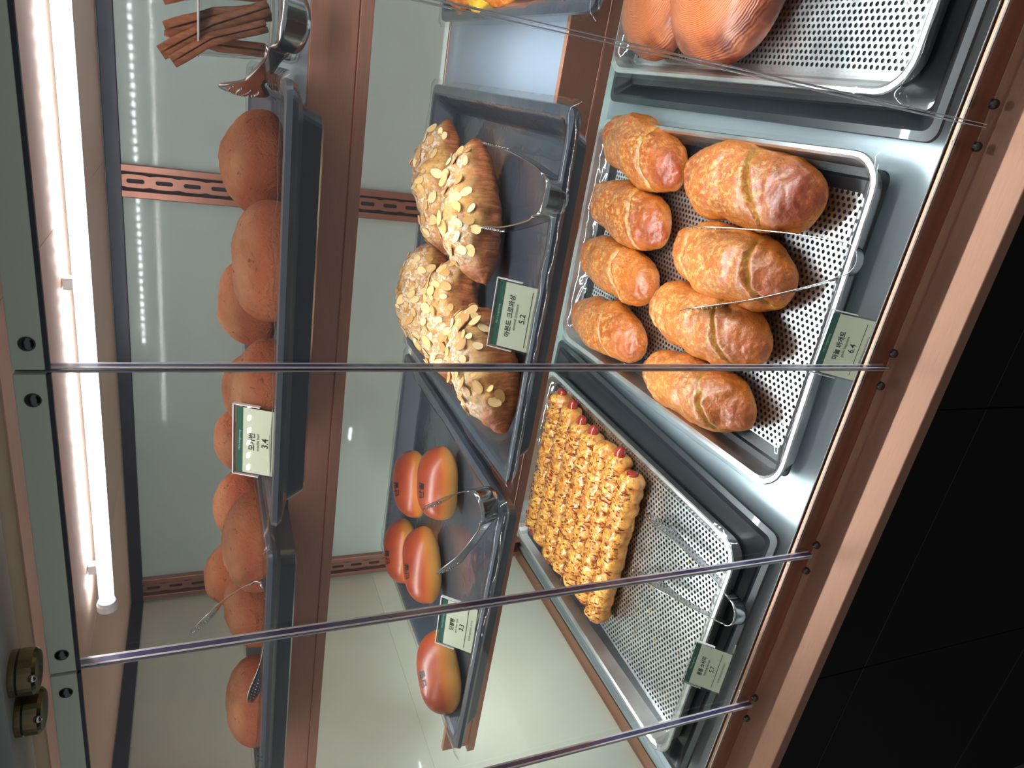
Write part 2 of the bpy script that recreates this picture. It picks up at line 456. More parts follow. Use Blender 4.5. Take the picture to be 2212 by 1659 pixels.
def perf_mesh(w, d, h):
    W, Dp = w/2, d/2
    t_ = .0008
    L = [rrect(W-.020, Dp-.020, .022, .0005), rrect(W-.013, Dp-.013, .03, .004), rrect(W-.0075, Dp-.0075, .034, h-.003), rrect(W-.002, Dp-.002, .036, h-.0045), rrect(W, Dp, .038, h-.002),
         rrect(W-.001, Dp-.001, .038, h), rrect(W-.0055, Dp-.0055, .036, h+.0003), rrect(W-.0085, Dp-.0085, .034, h-.002), rrect(W-.0145, Dp-.0145, .03, .0055), rrect(W-.0175, Dp-.0175, .025, .0025),
         rrect(W-.021, Dp-.021, .022, .0015), rrect(W-.026, Dp-.026, .0005, .0015)]
    v, f = loft(L, False, False)
    px, py, r = .00693, .0080, .00252
    HX, HY = W-.026, Dp-.026
    nx = int(2*HX/px); x0 = -nx*px/2
    ny = int(2*HY/py)-1
    def quad(a, b, c_, d_):
        k = len(v); v.extend([(a, b, .0015), (c_, b, .0015), (c_, d_, .0015), (a, d_, .0015)]); f.append((k, k+1, k+2, k+3))
    quad(-HX, -HY, x0, HY); quad(-x0, -HY, HX, HY)
    N = 12
    ring = []
    for a in range(N):
        th = 2*math.pi*(a+.5)/N; q = max(abs(math.cos(th))/(px/2), abs(math.sin(th))/(py/2))
        ring.append((r*math.cos(th), r*math.sin(th), math.cos(th)/q, math.sin(th)/q))
    # snap outer ring to rectangle corners so cells tile
    for i in range(nx):
        cx = x0+(i+.5)*px; o = (i % 2)*py/2
        yb = -ny*py/2+o-py/4; yt = yb+ny*py
        quad(cx-px/2, -HY, cx+px/2, yb); quad(cx-px/2, yt, cx+px/2, HY)
        for j in range(ny):
            cy = yb+(j+.5)*py; k = len(v)
            for a, b, c_, d_ in ring: v.append((cx+a, cy+b, .0015))
            for a, b, c_, d_ in ring: v.append((cx+c_, cy+d_, .0015))
            for a, b, c_, d_ in ring: v.append((cx+a, cy+b, .0004))
            k2 = len(v); v.extend([(cx+px/2, cy+py/2, .0015), (cx-px/2, cy+py/2, .0015), (cx-px/2, cy-py/2, .0015), (cx+px/2, cy-py/2, .0015)])
            used = 0
            for a in range(N):
                a2 = (a+1) % N
                oa, ob = ring[a], ring[a2]
                onx = lambda q: abs(abs(q[2])-px/2) < 1e-9
                if onx(oa) != onx(ob):
                    th = 2*math.pi*(a+1)/N; ci = 0 if (math.cos(th) > 0 and math.sin(th) > 0) else 1 if math.sin(th) > 0 else 2 if math.cos(th) < 0 else 3
                    f.append((k+a, k+N+a, k2+ci, k+N+a2, k+a2))
                else: f.append((k+a, k+N+a, k+N+a2, k+a2))
                f.append((k+a, k+a2, k+2*N+a2, k+2*N+a))
    me = meshdata('perforated_tray', v, f, 'aluminium', smooth=False, recalc=False)
    return me
PM = perf_mesh(.400, .600, .034)
def perf_tray(x, y, z, rz, label):
    return tag(link('perforated_tray', PM, None, (x, y, z), (0, 0, math.radians(rz))), label, 'tray', 'perforated metal trays')
ZG = -.6735
perf_tray(-.205, .828, ZG+.0035, 1.9, 'perforated silver tray holding the garlic breads')
perf_tray(-.690, .846, ZB+.005, -.4, 'perforated silver tray holding the sausage breads')
perf_tray(.258, .838, ZB+.005, 0, 'perforated silver tray holding the swirled bread')
tag(link('black_tray', black_tray_mesh(.372, .575, .012, 'black_tray_low'), None, (-.203, .827, ZB+.0002), (0, 0, math.radians(1.2))), 'low black tray hidden under the garlic bread tray', 'tray', 'black trays')

# ------------------------------------------------------------------ plastic wrap laid in the trays
def wrap(w, d, lo, hi, x, y, z, rz, label, seed, over=.006, inner=.86):
    nx, ny = 60, 64; v = []; f = []
    for j in range(ny+1):
        for i in range(nx+1):
            s = 2*i/nx-1; t = 2*j/ny-1
            s2 = math.copysign(abs(s)**.85, s); t2 = math.copysign(abs(t)**.85, t)
            X = s2*(w/2+over); Y = t2*(d/2+over)
            ex = (w/2-abs(X)); ey = d/2-abs(Y); e = min(ex, ey)
            k = 1-sstep(.007, .034, e)
            zz = lo+(hi-lo)*k
            if e < 0: zz += e*.9
            rad = nz(X, Y, 0, 9, seed)*.5+nz(X, Y, 1, 30, seed)*.25
            wr = abs(nz(X*1.0+Y*.6, X*.3-Y*.2, 2, 24, seed))
            zz += (.0010+.0035*k)*max(0, rad+.15)+.0016*(wr**2)*(1+2*k)
            v.append((X, Y, zz))
    for j in range(ny):
        for i in range(nx):
            a = j*(nx+1)+i; f.append((a, a+1, a+nx+2, a+nx+1))
    o = mk('plastic_wrap', v, f, 'film', None, (x, y, z), (0, 0, math.radians(rz)), recalc=False)
    return tag(o, label, 'plastic wrap', 'clear wrap lining the trays')
wrap(.372, .425, .0048, .0325, -.190, .769, ZM, .6, 'clear plastic wrap lining the croissant tray', 1)
wrap(.372, .425, .0048, .0325, -.582, .767, ZM, -.8, 'clear plastic wrap lining the bean bun tray', 2)
wrap(.372, .425, .0048, .0325, .255, .772, ZM, 0, 'clear plastic wrap lining the right end tray', 3)
wrap(.372, .425, .0048, .0325, -.205, .748, ZU, .6, 'clear plastic wrap under the mocha buns with the price card', 4)
wrap(.372, .425, .0048, .0325, -.612, .772, ZU, -1.5, 'clear plastic wrap under the mocha buns at the left', 5)
wrap(.400, .600, .0028, .0370, -.205, .828, ZG+.0035, 1.9, 'clear plastic wrap lining the garlic bread tray', 6)
wrap(.400, .600, .0028, .0370, -.690, .846, ZB+.005, -.4, 'clear plastic wrap lining the sausage bread tray', 7)
wrap(.400, .600, .0028, .0370, .258, .838, ZB+.005, 0, 'clear plastic wrap lining the swirled bread tray', 8)

# ------------------------------------------------------------------ bread materials
def mat_garlic():
    n = NT('garlic_crust'); p = n.bsdf(Roughness=.35); v = n.coord('Object'); a = n.attr()
    rnd = n.n('ShaderNodeObjectInfo').outputs['Random']
    sp = n.n('ShaderNodeSeparateColor'); n.l(a.outputs['Color'], sp.inputs[0])   # r crown browning, g cut, b butter patch
    big = n.noise(v, 26, 3, .55); fine = n.noise(v, 150, 4, .65, .3); speck = n.noise(v, 420, 2, .5)
    pale = n.ramp(big, [(.3, lin(184, 92, 30)), (.7, lin(204, 120, 46))])
    dark = n.ramp(big, [(.3, lin(128, 46, 20)), (.7, lin(168, 74, 28))])
    c = n.mix(sp.outputs[0], pale, dark)
    butter = n.ramp(fine, [(.47, K0), (.66, grey(.85))])
    bm = n.n('ShaderNodeMath', operation='MULTIPLY'); n.l(butter, bm.inputs[0]); n.l(sp.outputs[2], bm.inputs[1])
    c = n.mix(bm.outputs[0], c, lin(206, 162, 88))
    herb = n.ramp(speck, [(.58, K0), (.64, W1)])
    hm = n.n('ShaderNodeMath', operation='MULTIPLY'); n.l(herb, hm.inputs[0]); hm.inputs[1].default_value = .65
    c = n.mix(hm.outputs[0], c, lin(86, 78, 28))
    cut = n.ramp(fine, [(.35, lin(150, 116, 32)), (.62, lin(182, 148, 62)), (.72, lin(86, 92, 30))])
    c = n.mix(sp.outputs[1], c, cut)
    n.l(c, p.inputs['Base Color'])
    p.inputs['Coat Weight'].default_value = .35; p.inputs['Coat Roughness'].default_value = .26
    b = n.bump(fine, .8, .0022); b = n.bump(speck, .35, .0007, b); n.l(b, p.inputs['Normal'])
    p.inputs['Subsurface Weight'].default_value = .0
mat_garlic()
def mat_mocha():
    n = NT('mocha_crust'); p = n.bsdf(Roughness=.72); v = n.coord('Object'); a = n.attr()
    sp = n.n('ShaderNodeSeparateColor'); n.l(a.outputs['Color'], sp.inputs[0])
    big = n.noise(v, 22, 3, .5); pores = n.noise(v, 260, 4, .7); pits = n.noise(v, 120, 3, .6, .8)
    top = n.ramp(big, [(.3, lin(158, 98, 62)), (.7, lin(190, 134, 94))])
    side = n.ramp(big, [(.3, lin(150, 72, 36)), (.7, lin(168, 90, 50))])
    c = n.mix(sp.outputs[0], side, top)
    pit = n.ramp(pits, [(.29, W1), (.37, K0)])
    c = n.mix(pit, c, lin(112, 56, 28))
    n.l(c, p.inputs['Base Color'])
    b = n.bump(pores, .8, .0022); b = n.bump(pits, .9, .0032, b); n.l(b, p.inputs['Normal'])
mat_mocha()
def mat_bean():
    n = NT('bean_crust'); p = n.bsdf(Roughness=.38); v = n.coord('Object'); a = n.attr()
    sp = n.n('ShaderNodeSeparateColor'); n.l(a.outputs['Color'], sp.inputs[0])
    big = n.noise(v, 40, 3, .5); fine = n.noise(v, 300, 3, .6)
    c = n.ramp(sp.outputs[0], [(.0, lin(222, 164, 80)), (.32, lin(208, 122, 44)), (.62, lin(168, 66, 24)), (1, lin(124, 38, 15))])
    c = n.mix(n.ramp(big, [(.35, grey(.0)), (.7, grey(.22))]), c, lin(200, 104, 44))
    n.l(c, p.inputs['Base Color']); p.inputs['Coat Weight'].default_value = .2; p.inputs['Coat Roughness'].default_value = .25
    n.l(n.bump(fine, .18, .0006), p.inputs['Normal'])
mat_bean()
def mat_croissant():
    n = NT('croissant_crust'); p = n.bsdf(Roughness=.55); v = n.coord('Object'); a = n.attr()
    sp = n.n('ShaderNodeSeparateColor'); n.l(a.outputs['Color'], sp.inputs[0])   # r cream topping, g sugar, b layer streak
    st = n.coord('Object', (3.2, .5, .5)); streak = n.noise(st, 90, 4, .6, .4)
    crust = n.ramp(streak, [(.3, lin(112, 52, 24)), (.5, lin(156, 84, 40)), (.7, lin(186, 116, 62))])
    fine = n.noise(v, 190, 4, .65, .5); mid = n.noise(v, 60, 3, .6)
    cream = n.ramp(mid, [(.3, lin(150, 84, 36)), (.48, lin(198, 142, 72)), (.72, lin(222, 184, 116))])
    c = n.mix(sp.outputs[0], crust, cream)
    sug = n.ramp(fine, [(.46, K0), (.60, W1)])
    sm = n.n('ShaderNodeMath', operation='MULTIPLY'); n.l(sug, sm.inputs[0]); n.l(sp.outputs[1], sm.inputs[1])
    c = n.mix(sm.outputs[0], c, lin(226, 212, 196))
    n.l(c, p.inputs['Base Color'])
    b = n.bump(streak, .5, .0016); b = n.bump(fine, .6, .0018, b); n.l(b, p.inputs['Normal'])
mat_croissant()
def mat_almond():
    n = NT('almond'); p = n.bsdf(Roughness=.5); v = n.coord('Object'); a = n.noise(v, 120, 2)
    rnd = n.n('ShaderNodeObjectInfo').outputs['Random']
    c = n.ramp(rnd, [(0, lin(198, 140, 76)), (.5, lin(232, 190, 124)), (1, lin(244, 222, 172))]); n.l(c, p.inputs['Base Color'])
mat_almond()
simple('almond_skin', lin(150, 92, 50), .6)
def mat_dough():
    n = NT('sausage_dough'); p = n.bsdf(Roughness=.38); v = n.coord('Object'); a = n.attr()
    sp = n.n('ShaderNodeSeparateColor'); n.l(a.outputs['Color'], sp.inputs[0])    # r cheese top, g groove
    mid = n.noise(v, 55, 4, .6, .3); fine = n.noise(v, 240, 3, .6)
    c = n.ramp(mid, [(.32, lin(164, 90, 36)), (.55, lin(200, 134, 62)), (.75, lin(216, 164, 90))])
    ch = n.ramp(n.noise(v, 95, 5, .7, 1.6), [(.34, lin(104, 38, 12)), (.44, lin(176, 94, 32)), (.53, lin(214, 150, 66)), (.66, lin(236, 198, 110))])
    c = n.mix(sp.outputs[0], c, ch)
    hb = n.ramp(n.noise(v, 330, 2), [(.66, K0), (.7, W1)])
    c = n.mix(hb, c, lin(94, 96, 30))
    c = n.mix(sp.outputs[1], c, lin(170, 92, 34))
    n.l(c, p.inputs['Base Color']); p.inputs['Coat Weight'].default_value = .4; p.inputs['Coat Roughness'].default_value = .22
    b = n.bump(mid, .5, .003); b = n.bump(fine, .4, .001, b); n.l(b, p.inputs['Normal'])
mat_dough()
simple('sausage_skin', lin(140, 44, 30), .25, 0, .4)
simple('cheese', lin(206, 152, 70), .4, 0, .3)
simple('sauce', lin(126, 44, 14), .3, 0, .4)
simple('herb', lin(96, 98, 32), .6)
simple('garlic_cheese', lin(232, 214, 164), .5)
def mat_swirl():
    n = NT('laminated_crust'); p = n.bsdf(Roughness=.38); v = n.coord('Object'); a = n.attr()
    sp = n.n('ShaderNodeSeparateColor'); n.l(a.outputs['Color'], sp.inputs[0])   # r = ring phase, g = browning
    wob = n.noise(v, 30, 3)
    ad = n.n('ShaderNodeMath', operation='MULTIPLY_ADD'); n.l(wob, ad.inputs[0]); ad.inputs[1].default_value = .08; n.l(sp.outputs[0], ad.inputs[2])
    sn = n.n('ShaderNodeMath', operation='MULTIPLY'); n.l(ad.outputs[0], sn.inputs[0]); sn.inputs[1].default_value = 300.
    s2 = n.n('ShaderNodeMath', operation='SINE'); n.l(sn.outputs[0], s2.inputs[0])
    s3 = n.n('ShaderNodeMath', operation='MULTIPLY_ADD'); n.l(s2.outputs[0], s3.inputs[0]); s3.inputs[1].default_value = .5; s3.inputs[2].default_value = .5
    light = n.mix(s3.outputs[0], lin(152, 70, 36), lin(200, 114, 66))
    patch = n.ramp(n.noise(v, 34, 4, .6), [(.4, lin(104, 42, 24)), (.7, lin(176, 96, 52))])
    n.l(n.mix(sp.outputs[1], light, patch), p.inputs['Base Color'])
    p.inputs['Coat Weight'].default_value = .35; p.inputs['Coat Roughness'].default_value = .25
    n.l(n.bump(s3.outputs[0], .5, .0012), p.inputs['Normal'])
mat_swirl()
def mat_cinnamon():
    n = NT('cinnamon_bark'); p = n.bsdf(Roughness=.7); v = n.coord('Object', (1, 1, .18)); a = n.noise(v, 260, 4, .6)
    n.l(n.ramp(a, [(.3, lin(132, 72, 44)), (.7, lin(186, 116, 76))]), p.inputs['Base Color']); n.l(n.bump(a, .3, .0006), p.inputs['Normal'])
mat_cinnamon()
def mat_pastry(name, cs):
    n = NT(name); p = n.bsdf(Roughness=.5); v = n.coord('Object'); a = n.noise(v, 70, 5, .7, .5)
    n.l(n.ramp(a, [(.3, cs[0]), (.5, cs[1]), (.7, cs[2])]), p.inputs['Base Color']); n.l(n.bump(a, .8, .004), p.inputs['Normal'])
mat_pastry('fried_crumb', (lin(150, 62, 14), lin(214, 112, 28), lin(240, 168, 70)))
mat_pastry('custard', (lin(220, 140, 30), lin(246, 190, 44), lin(252, 214, 96)))
simple('dark_fruit', lin(22, 18, 22), .2, 0, .5)

# ------------------------------------------------------------------ bread builders
def surf(nu, nv, fn):
    """closed surface, u in (0,1) along the axis with poles, v around; fn(u,v)->(pos, col)"""
    V = []; Cc = []; f = []
    for i in range(nu+1):
        for k in range(nv):
            p, c = fn(i/nu, k/nv); V.append(p); Cc.append(c)
    for i in range(nu):
        for k in range(nv):
            f.append((i*nv+k, i*nv+(k+1) % nv, (i+1)*nv+(k+1) % nv, (i+1)*nv+k))
    f.append(tuple(range(nv))); f.append(tuple(range(nu*nv, (nu+1)*nv)))
    return V, f, Cc

def garlic(x, y, rz, L, wd, ht, seed, label, brown, u0):
    def fn(u, v):
        s = 2*u-1; s = math.sin(s*math.pi/2)*.999; a = 2*math.pi*v
        prof = (1-abs(s)**2.5)**.52
        prof *= 1+.05*nz(s*2, seed, 0, 1.3)
        ca, sa = math.cos(a), math.sin(a)
        up = sa
        h = ht*.62*(abs(sa)**.95)*(1 if sa > 0 else -1) if sa > 0 else -ht*.38*(abs(sa)**.55)
        X = s*L/2; Y = ca*wd/2*prof+.006*nz(s*2.2, 5, seed, 1.); Z = ht*.38+h*prof
        # diagonal scores that opened in the oven
        g = 0
        for c0, sl, dp in ((u0, -.20, .0105), (u0-1.12, -.14, .009)):
            d = s-(c0+sl*ca+.05*nz(ca*2, seed, 3))
            wgt = max(0, min(1, .2+1.3*up))
            k = math.exp(-(d/.030)**2)*wgt; g = max(g, k); Z -= dp*k
            lipk = math.exp(-((d-.075)/.06)**2)*wgt; Z += .003*lipk
        b = .0050*nz(X, Y, Z, 22, seed)+.0020*nz(X, Y, Z, 60, seed)+.0011*nz(X, Y, Z, 130, seed)+.0006*nz(X, Y, Z, 260, seed)
        Z = max(0.0006, Z+b*.9*max(0, up+.3)); Y += b*ca
        crown = sstep(-.1, .9, up)*(.5+.75*abs(s)**1.6)*brown+.35*nz(X, Y, Z, 16, seed+2)
        butter = sstep(.1, .8, up)*sstep(.95, .45, abs(s+.12))
        return (X, Y, Z), (min(1, max(0, crown)), min(1, g*1.1), min(1, max(0, butter)), 1)
    V, f, cc = surf(120, 72, fn)
    o = mk('garlic_bread', V, f, 'garlic_crust', None, (x, y, ZG+.0035+.0035), (0, 0, math.radians(rz)), cols=cc)
    return tag(o, label, 'bread', 'garlic breads')
GB = [(-.052, .980, -100.3, .235, .094, .062, 1, 'garlic bread in the back row nearest the right tray edge', .95, .38),
      (-.148, .983, -95, .232, .092, .060, 2, 'garlic bread in the back row, second from the right', .95, .42),
      (-.241, .978, -91, .232, .090, .058, 3, 'golden garlic bread in the back row, second from the left', .5, .30),
      (-.342, .968, -86.6, .230, .090, .060, 4, 'garlic bread in the back row at the left tray edge', .62, .25),
      (-.061, .722, -87.5, .252, .104, .066, 5, 'biggest garlic bread, front row right, with wide open score', 1.0, .28),
      (-.160, .718, -88, .238, .098, .064, 6, 'golden garlic bread between the arms of the tongs', .55, .62),
      (-.248, .730, -85, .250, .096, .064, 7, 'garlic bread under the tongs tip, front row second from left', .6, .48),
      (-.342, .715, -83, .240, .092, .062, 8, 'garlic bread in the front row at the left tray edge', .65, .44)]
for a in GB: garlic(*a)

def mocha(x, y, r, ht, seed, label, tone=0):
    def fn(u, v):
        a = 2*math.pi*v; ph = (u-.5)*math.pi*.998
        up = math.sin(ph); rr = math.cos(ph)
        prof = rr**.72 if up < 0 else rr**.86
        irr = 1+.05*nz(math.cos(a), math.sin(a), 0, 1.1, seed)
        X = r*prof*irr*math.cos(a); Y = r*prof*irr*math.sin(a)
        Z = ht*.34+(ht*.66*up if up > 0 else ht*.34*up*(abs(up)**-.35 if up < -1e-3 else 1))
        b = .0030*nz(X, Y, Z, 24, seed)+.0012*nz(X, Y, Z, 75, seed)+.0006*nz(X, Y, Z, 180, seed)
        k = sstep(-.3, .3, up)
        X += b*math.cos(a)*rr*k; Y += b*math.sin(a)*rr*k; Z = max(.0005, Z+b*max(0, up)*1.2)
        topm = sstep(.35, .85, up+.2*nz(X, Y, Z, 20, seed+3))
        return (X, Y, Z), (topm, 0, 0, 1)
    V, f, cc = surf(44, 56, fn)
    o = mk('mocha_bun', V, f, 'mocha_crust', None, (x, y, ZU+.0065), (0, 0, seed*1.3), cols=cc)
    return tag(o, label, 'bun', 'mocha buns')
MO = [(-.107, .760, .0515, .059, 1, 'pale mocha bun at the right end of the tray'),
      (-.1765, .652, .0555, .0545, 2, 'big smooth mocha bun in front, second from the right'),
      (-.262, .795, .052, .062, 3, 'mocha bun peeking out behind the big smooth one'),
      (-.300, .640, .049, .0535, 4, 'smooth mocha bun in front, half behind its price card'),
      (-.352, .760, .043, .058, 5, 'mocha bun behind the price card, right of the tallest'),
      (-.440, .800, .0445, .066, 6, 'rough mocha bun rising above the price card'),
      (-.560, .835, .050, .066, 7, 'crackled mocha bun behind the large one beside the tongs'),
      (-.512, .690, .0585, .058, 8, 'large smooth mocha bun behind the tongs bend'),
      (-.692, .860, .049, .078, 9, 'tall crackled mocha bun before the slotted corner rail'),
      (-.628, .712, .0475, .0565, 10, 'mocha bun with cracked crown between the tongs arms'),
      (-.728, .662, .0535, .0565, 11, 'mocha bun at the far left end with the tongs blade on it')]
for a in MO: mocha(*a)

_tx = {}
def text_mesh(s, size, align='CENTER', weight=0.):
    cu = bpy.data.curves.new('t', 'FONT'); cu.body = s; cu.size = size; cu.align_x = align; cu.align_y = 'CENTER'; cu.offset = weight; cu.resolution_u = 3
    o = bpy.data.objects.new('t', cu); C.objects.link(o)
    dg = bpy.context.evaluated_depsgraph_get(); dg.update()
    me = bpy.data.meshes.new_from_object(o.evaluated_get(dg)); me.materials.clear()
    bpy.data.objects.remove(o); bpy.data.curves.remove(cu); return me

def bean(x, y, rz, L, wd, ht, seed, label, stamp=(-.12, .60)):
    def P(u, a):
        s = 2*u-1; s = math.sin(s*math.pi/2)*.9995
        prof = (1-abs(s)**2.9)**.5
        sa, ca = math.sin(a), math.cos(a)
        irr = 1+.025*nz(s*1.5, seed, 0, 1.4)
        X = s*L/2; Y = ca*wd/2*prof*irr
        Z = ht*.36+(ht*.64*sa*prof if sa > 0 else -ht*.36*abs(sa)**.6*prof)
        return X, Y, Z, sa, s
    def fn(u, v):
        a = 2*math.pi*v; X, Y, Z, sa, s = P(u, a)
        b = .0010*nz(X, Y, Z, 30, seed); Z = max(.0004, Z+b)
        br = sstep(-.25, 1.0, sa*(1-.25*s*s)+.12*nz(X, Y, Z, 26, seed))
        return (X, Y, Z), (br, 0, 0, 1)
    V, f, cc = surf(40, 40, fn)
    t = thing('bean_bun', label, 'bun', (x, y, ZM+.0065), math.radians(rz), 'red bean buns')
    mk('crust', V, f, 'bean_crust', t, cols=cc)
    # black ink stamp on the crown: lettering laid on the curved crust
    me = text_mesh('단팥', .0125, weight=.0002)
    for vt in me.vertices:
        tx, ty = vt.co.x, vt.co.y
        s = max(-.9, min(.9, (stamp[0]*L/2+tx)/(L/2))); u = (math.asin(s)/(math.pi/2)+1)/2
        a = math.pi*stamp[1]-ty/(ht*.66)
        X, Y, Z, sa, _ = P(u, a)
        b = .0010*nz(X, Y, Z, 30, seed)
        nrm = Vector((0, math.cos(a)*ht, math.sin(a)*wd)).normalized()
        vt.co = Vector((X, Y, Z+b))+nrm*.0007
    me.materials.append(MATS['rubber_black']); link('stamp', me, t)
    return t
BB = [(-.5670, .868, 34.5, .102, .070, .050, 1, 'red bean bun at the back, right pair'),
      (-.4960, .757, 22, .100, .072, .051, 2, 'red bean bun with a tongs tip on it, front of the right pair'),
      (-.6980, .876, 34, .102, .070, .050, 3, 'red bean bun at the back, left pair by the rail'),
      (-.6440, .772, 40, .110, .070, .051, 4, 'red bean bun beside the tongs blade, front of the left pair'),
      (-.7290, .652, 56, .108, .074, .052, 5, 'lone red bean bun behind its price card')]
for a in BB: bean(*a)

# almond croissants
def almond_mesh():
    v = []; f = []; n = 12
    for z in (0, .0009):
        for k in range(n):
            a = 2*math.pi*k/n; q = 1-.18*math.cos(a)
            v.append((.0078*math.cos(a), .0052*math.sin(a)*q, z+.0006*math.cos(a)**2))
    f = [tuple(range(n))[::-1], tuple(range(n, 2*n))]+[(k, (k+1) % n, n+(k+1) % n, n+k) for k in range(n)]
    return meshdata('almond_slice', v, f, 'almond', smooth=False)
AM = almond_mesh()
def croissant(x, y, rz, L, wd, ht, bend, seed, label, nal=38, tip=.0):
    rs = random.Random(seed*17)
    def base(u, a):
        s = 2*u-1; s = math.sin(s*math.pi/2)*.999
        prof = (1-abs(s)**1.9)**.62*.92+.08*(1-s*s)
        ly = s*5.2+.35*math.cos(a)*s; saw = (ly-math.floor(ly))
        prof *= 1+.075*(saw-.5)*(1 if s > 0 else -1)*sstep(.0, .3, abs(s))*(-1)
        sa, ca = math.sin(a), math.cos(a)
        X = s*L/2; Yc = bend*(s*s-.33)
        Y = Yc+ca*wd/2*prof; Z = ht*.40+(ht*.60*sa*prof if sa > 0 else -ht*.40*abs(sa)**.6*prof)
        return X, Y, Z, sa, ca, s, prof
    def fn(u, v):
        a = 2*math.pi*v; X, Y, Z, sa, ca, s, prof = base(u, a)
        top = sstep(.05, .65, sa+.35*nz(X, Y, 0, 28, seed))*sstep(.92, .62, abs(s-.05)+.12*nz(X, Y, 3, 30, seed))
        b = .0065*nz(X, Y, Z, 15, seed+5)+.0045*nz(X, Y, Z, 34, seed)+.002*nz(X, Y, Z, 90, seed)+top*(.0035+.004*abs(nz(X, Y, Z, 60, seed+1))+.0022*nz(X, Y, Z, 160, seed))
        Z = max(.0005, Z+b*max(0, sa+.2)); Y += b*ca
        sug = top*sstep(.45, .95, sa+.55*nz(X, Y, 2, 26, seed))
        return (X, Y, Z), (top, min(1, sug*1.1), 0, 1)
    V, f, cc = surf(84, 48, fn)
    t = thing('almond_croissant', label, 'croissant', (x, y, ZM+.0065), math.radians(rz), 'almond croissants')
    cr = mk('crust', V, f, 'croissant_crust', t, cols=cc)
    cand = [i for i, c in enumerate(cc) if c[0] > .45 and V[i][2] > ht*.45]
    # slices lie on the real crust, more of them on the side turned to the shopper
    cand.sort(key=lambda i: rs.random()*(1.0 if V[i][1] < .012 else 2.2))
    placed = []
    for i in cand:
        vt = cr.data.vertices[i]
        if any((vt.co-q).length < .0085 for q in placed): continue
        placed.append(vt.co.copy())
        o = link('almond_slice', AM, t)
        nd = (vt.normal+Vector((rs.uniform(-.35, .35), rs.uniform(-.35, .35), rs.uniform(-.1, .3)))).normalized()
        o.rotation_mode = 'QUATERNION'
        o.rotation_quaternion = Vector((0, 0, 1)).rotation_difference(nd) @ Matrix.Rotation(rs.uniform(0, 6.28), 3, 'Z').to_quaternion()
        k = rs.uniform(.55, 1.1); o.scale = (k, k, k); o.location = vt.co+vt.normal*.0009
        if len(placed) >= nal: break
    return t
croissant(-.127, .872, 25, .176, .080, .060, -.010, 1, 'almond croissant at the back beside the slotted rail')
croissant(-.133, .752, 34, .172, .082, .060, -.012, 2, 'almond croissant between the tongs arms, dusted with sugar')
croissant(-.277, .878, 10, .170, .080, .062, -.008, 3, 'almond croissant at the back left of the tray')
croissant(-.268, .775, 6, .168, .080, .060, -.008, 4, 'almond croissant in the middle with a bare flaky tip')
croissant(-.276, .652, 60, .172, .080, .062, .010, 5, 'almond croissant in front, crossing behind the glass seam')

# sausage breads: twisted ropes of dough around long sausages
ZP = ZB+.005
def rope(y, x0, x1, rz, seed, label, r=.0225):
    L = x1-x0; n = 11
    def base(u, a):
        s = u*n+.55*math.sin(a)*.0+.32*math.cos(a)
        seg = abs(math.sin(math.pi*s))**.55
        en = min(1, (min(u, 1-u)*L/.016)); prof = (1-(1-en)**2)**.5 if en < 1 else 1
        rr = r*(.90+.11*seg)*max(.02, prof)
        return -L/2+u*L, rr*1.02*math.cos(a), rr*math.sin(a), seg
    def fn(u, v):
        a = 2*math.pi*v; X, Y, Z, seg = base(u, a)
        Y += .004*nz(X, seed, 0, 14); sa = math.sin(a)
        b = .0034*nz(X, Y, Z, 62, seed)+.0020*nz(X, Y, Z, 140, seed)
        Y += b*math.cos(a); Z = max(.0006, Z*(.95 if Z > 0 else .85)+r*.85+b*sa)
        ch = sstep(.25, .8, sa+.45*nz(X, Y, 1, 34, seed))
        return (X, Y, Z), (ch, (1-seg)**2.2*.6, 0, 1)
    V, f, cc = surf(150, 26, fn)
    t = thing('sausage_bread', label, 'bread', ((x0+x1)/2, y, ZP+.0035), math.radians(rz), 'long sausage breads')
    mk('dough', V, f, 'sausage_dough', t, cols=cc)
    rs = random.Random(seed)
    for e in (-1, 1):
        ln = rs.choice((-1, .004, .009, .014))
        if ln < 0: continue
        c0 = e*(L/2-.012)
        pts = [(c0, 0, r*.95), (c0+e*.012, rs.uniform(-.002, .002), r*.98), (c0+e*(.010+ln*.6), 0, r), (c0+e*(.010+ln*.9), 0, r), (c0+e*(.012+ln), 0, r)]
        MB().tube(pts, [.0100, .0100, .0096, .0072, .002], 12).build('sausage', 'sausage_skin', t, smooth=True)
    for nm, mt, cnt, wdt in (('cheese_shreds', 'cheese', 60, .0011), ('sauce_flecks', 'sauce', 95, .0013), ('herb_flecks', 'herb', 40, .0006)):
        m_ = MB()
        for k in range(cnt):
            u = rs.uniform(.04, .96); a = math.pi*(.5+rs.uniform(-.36, .36)); X, Y, Z, seg = base(u, a)
            Z = Z*.95+r*.85+.0014; ln = rs.uniform(.003, .008) if nm != 'herb_flecks' else .0015
            th = rs.uniform(-.6, .6)+(1.57 if nm == 'sauce_flecks' else rs.choice((0, .9, 1.57)))
            dx, dy = math.cos(th)*ln/2, math.sin(th)*ln/2
            slope = -math.cos(a)/max(.35, math.sin(a))
            p0 = Vector((X-dx, Y-dy, Z-dy*slope)); p1 = Vector((X+dx, Y+dy, Z+dy*slope)); pm = (p0+p1)/2+Vector((0, 0, .0012))
            m_.tube([p0, pm, p1], [wdt*.6, wdt, wdt*.6], 5)
        m_.build(nm, mt, t, smooth=True)['kind'] = 'stuff'
    return t
RL = ['frontmost long sausage bread, next to the empty front of the tray', 'second long sausage bread from the front', 'third long sausage bread from the front', 'fourth long sausage bread from the front, in the middle',
      'fifth long sausage bread from the front', 'second long sausage bread from the back wall', 'rearmost long sausage bread against the tray end']
YR = [.802, .8475, .893, .9385, .984, 1.0295, 1.075]
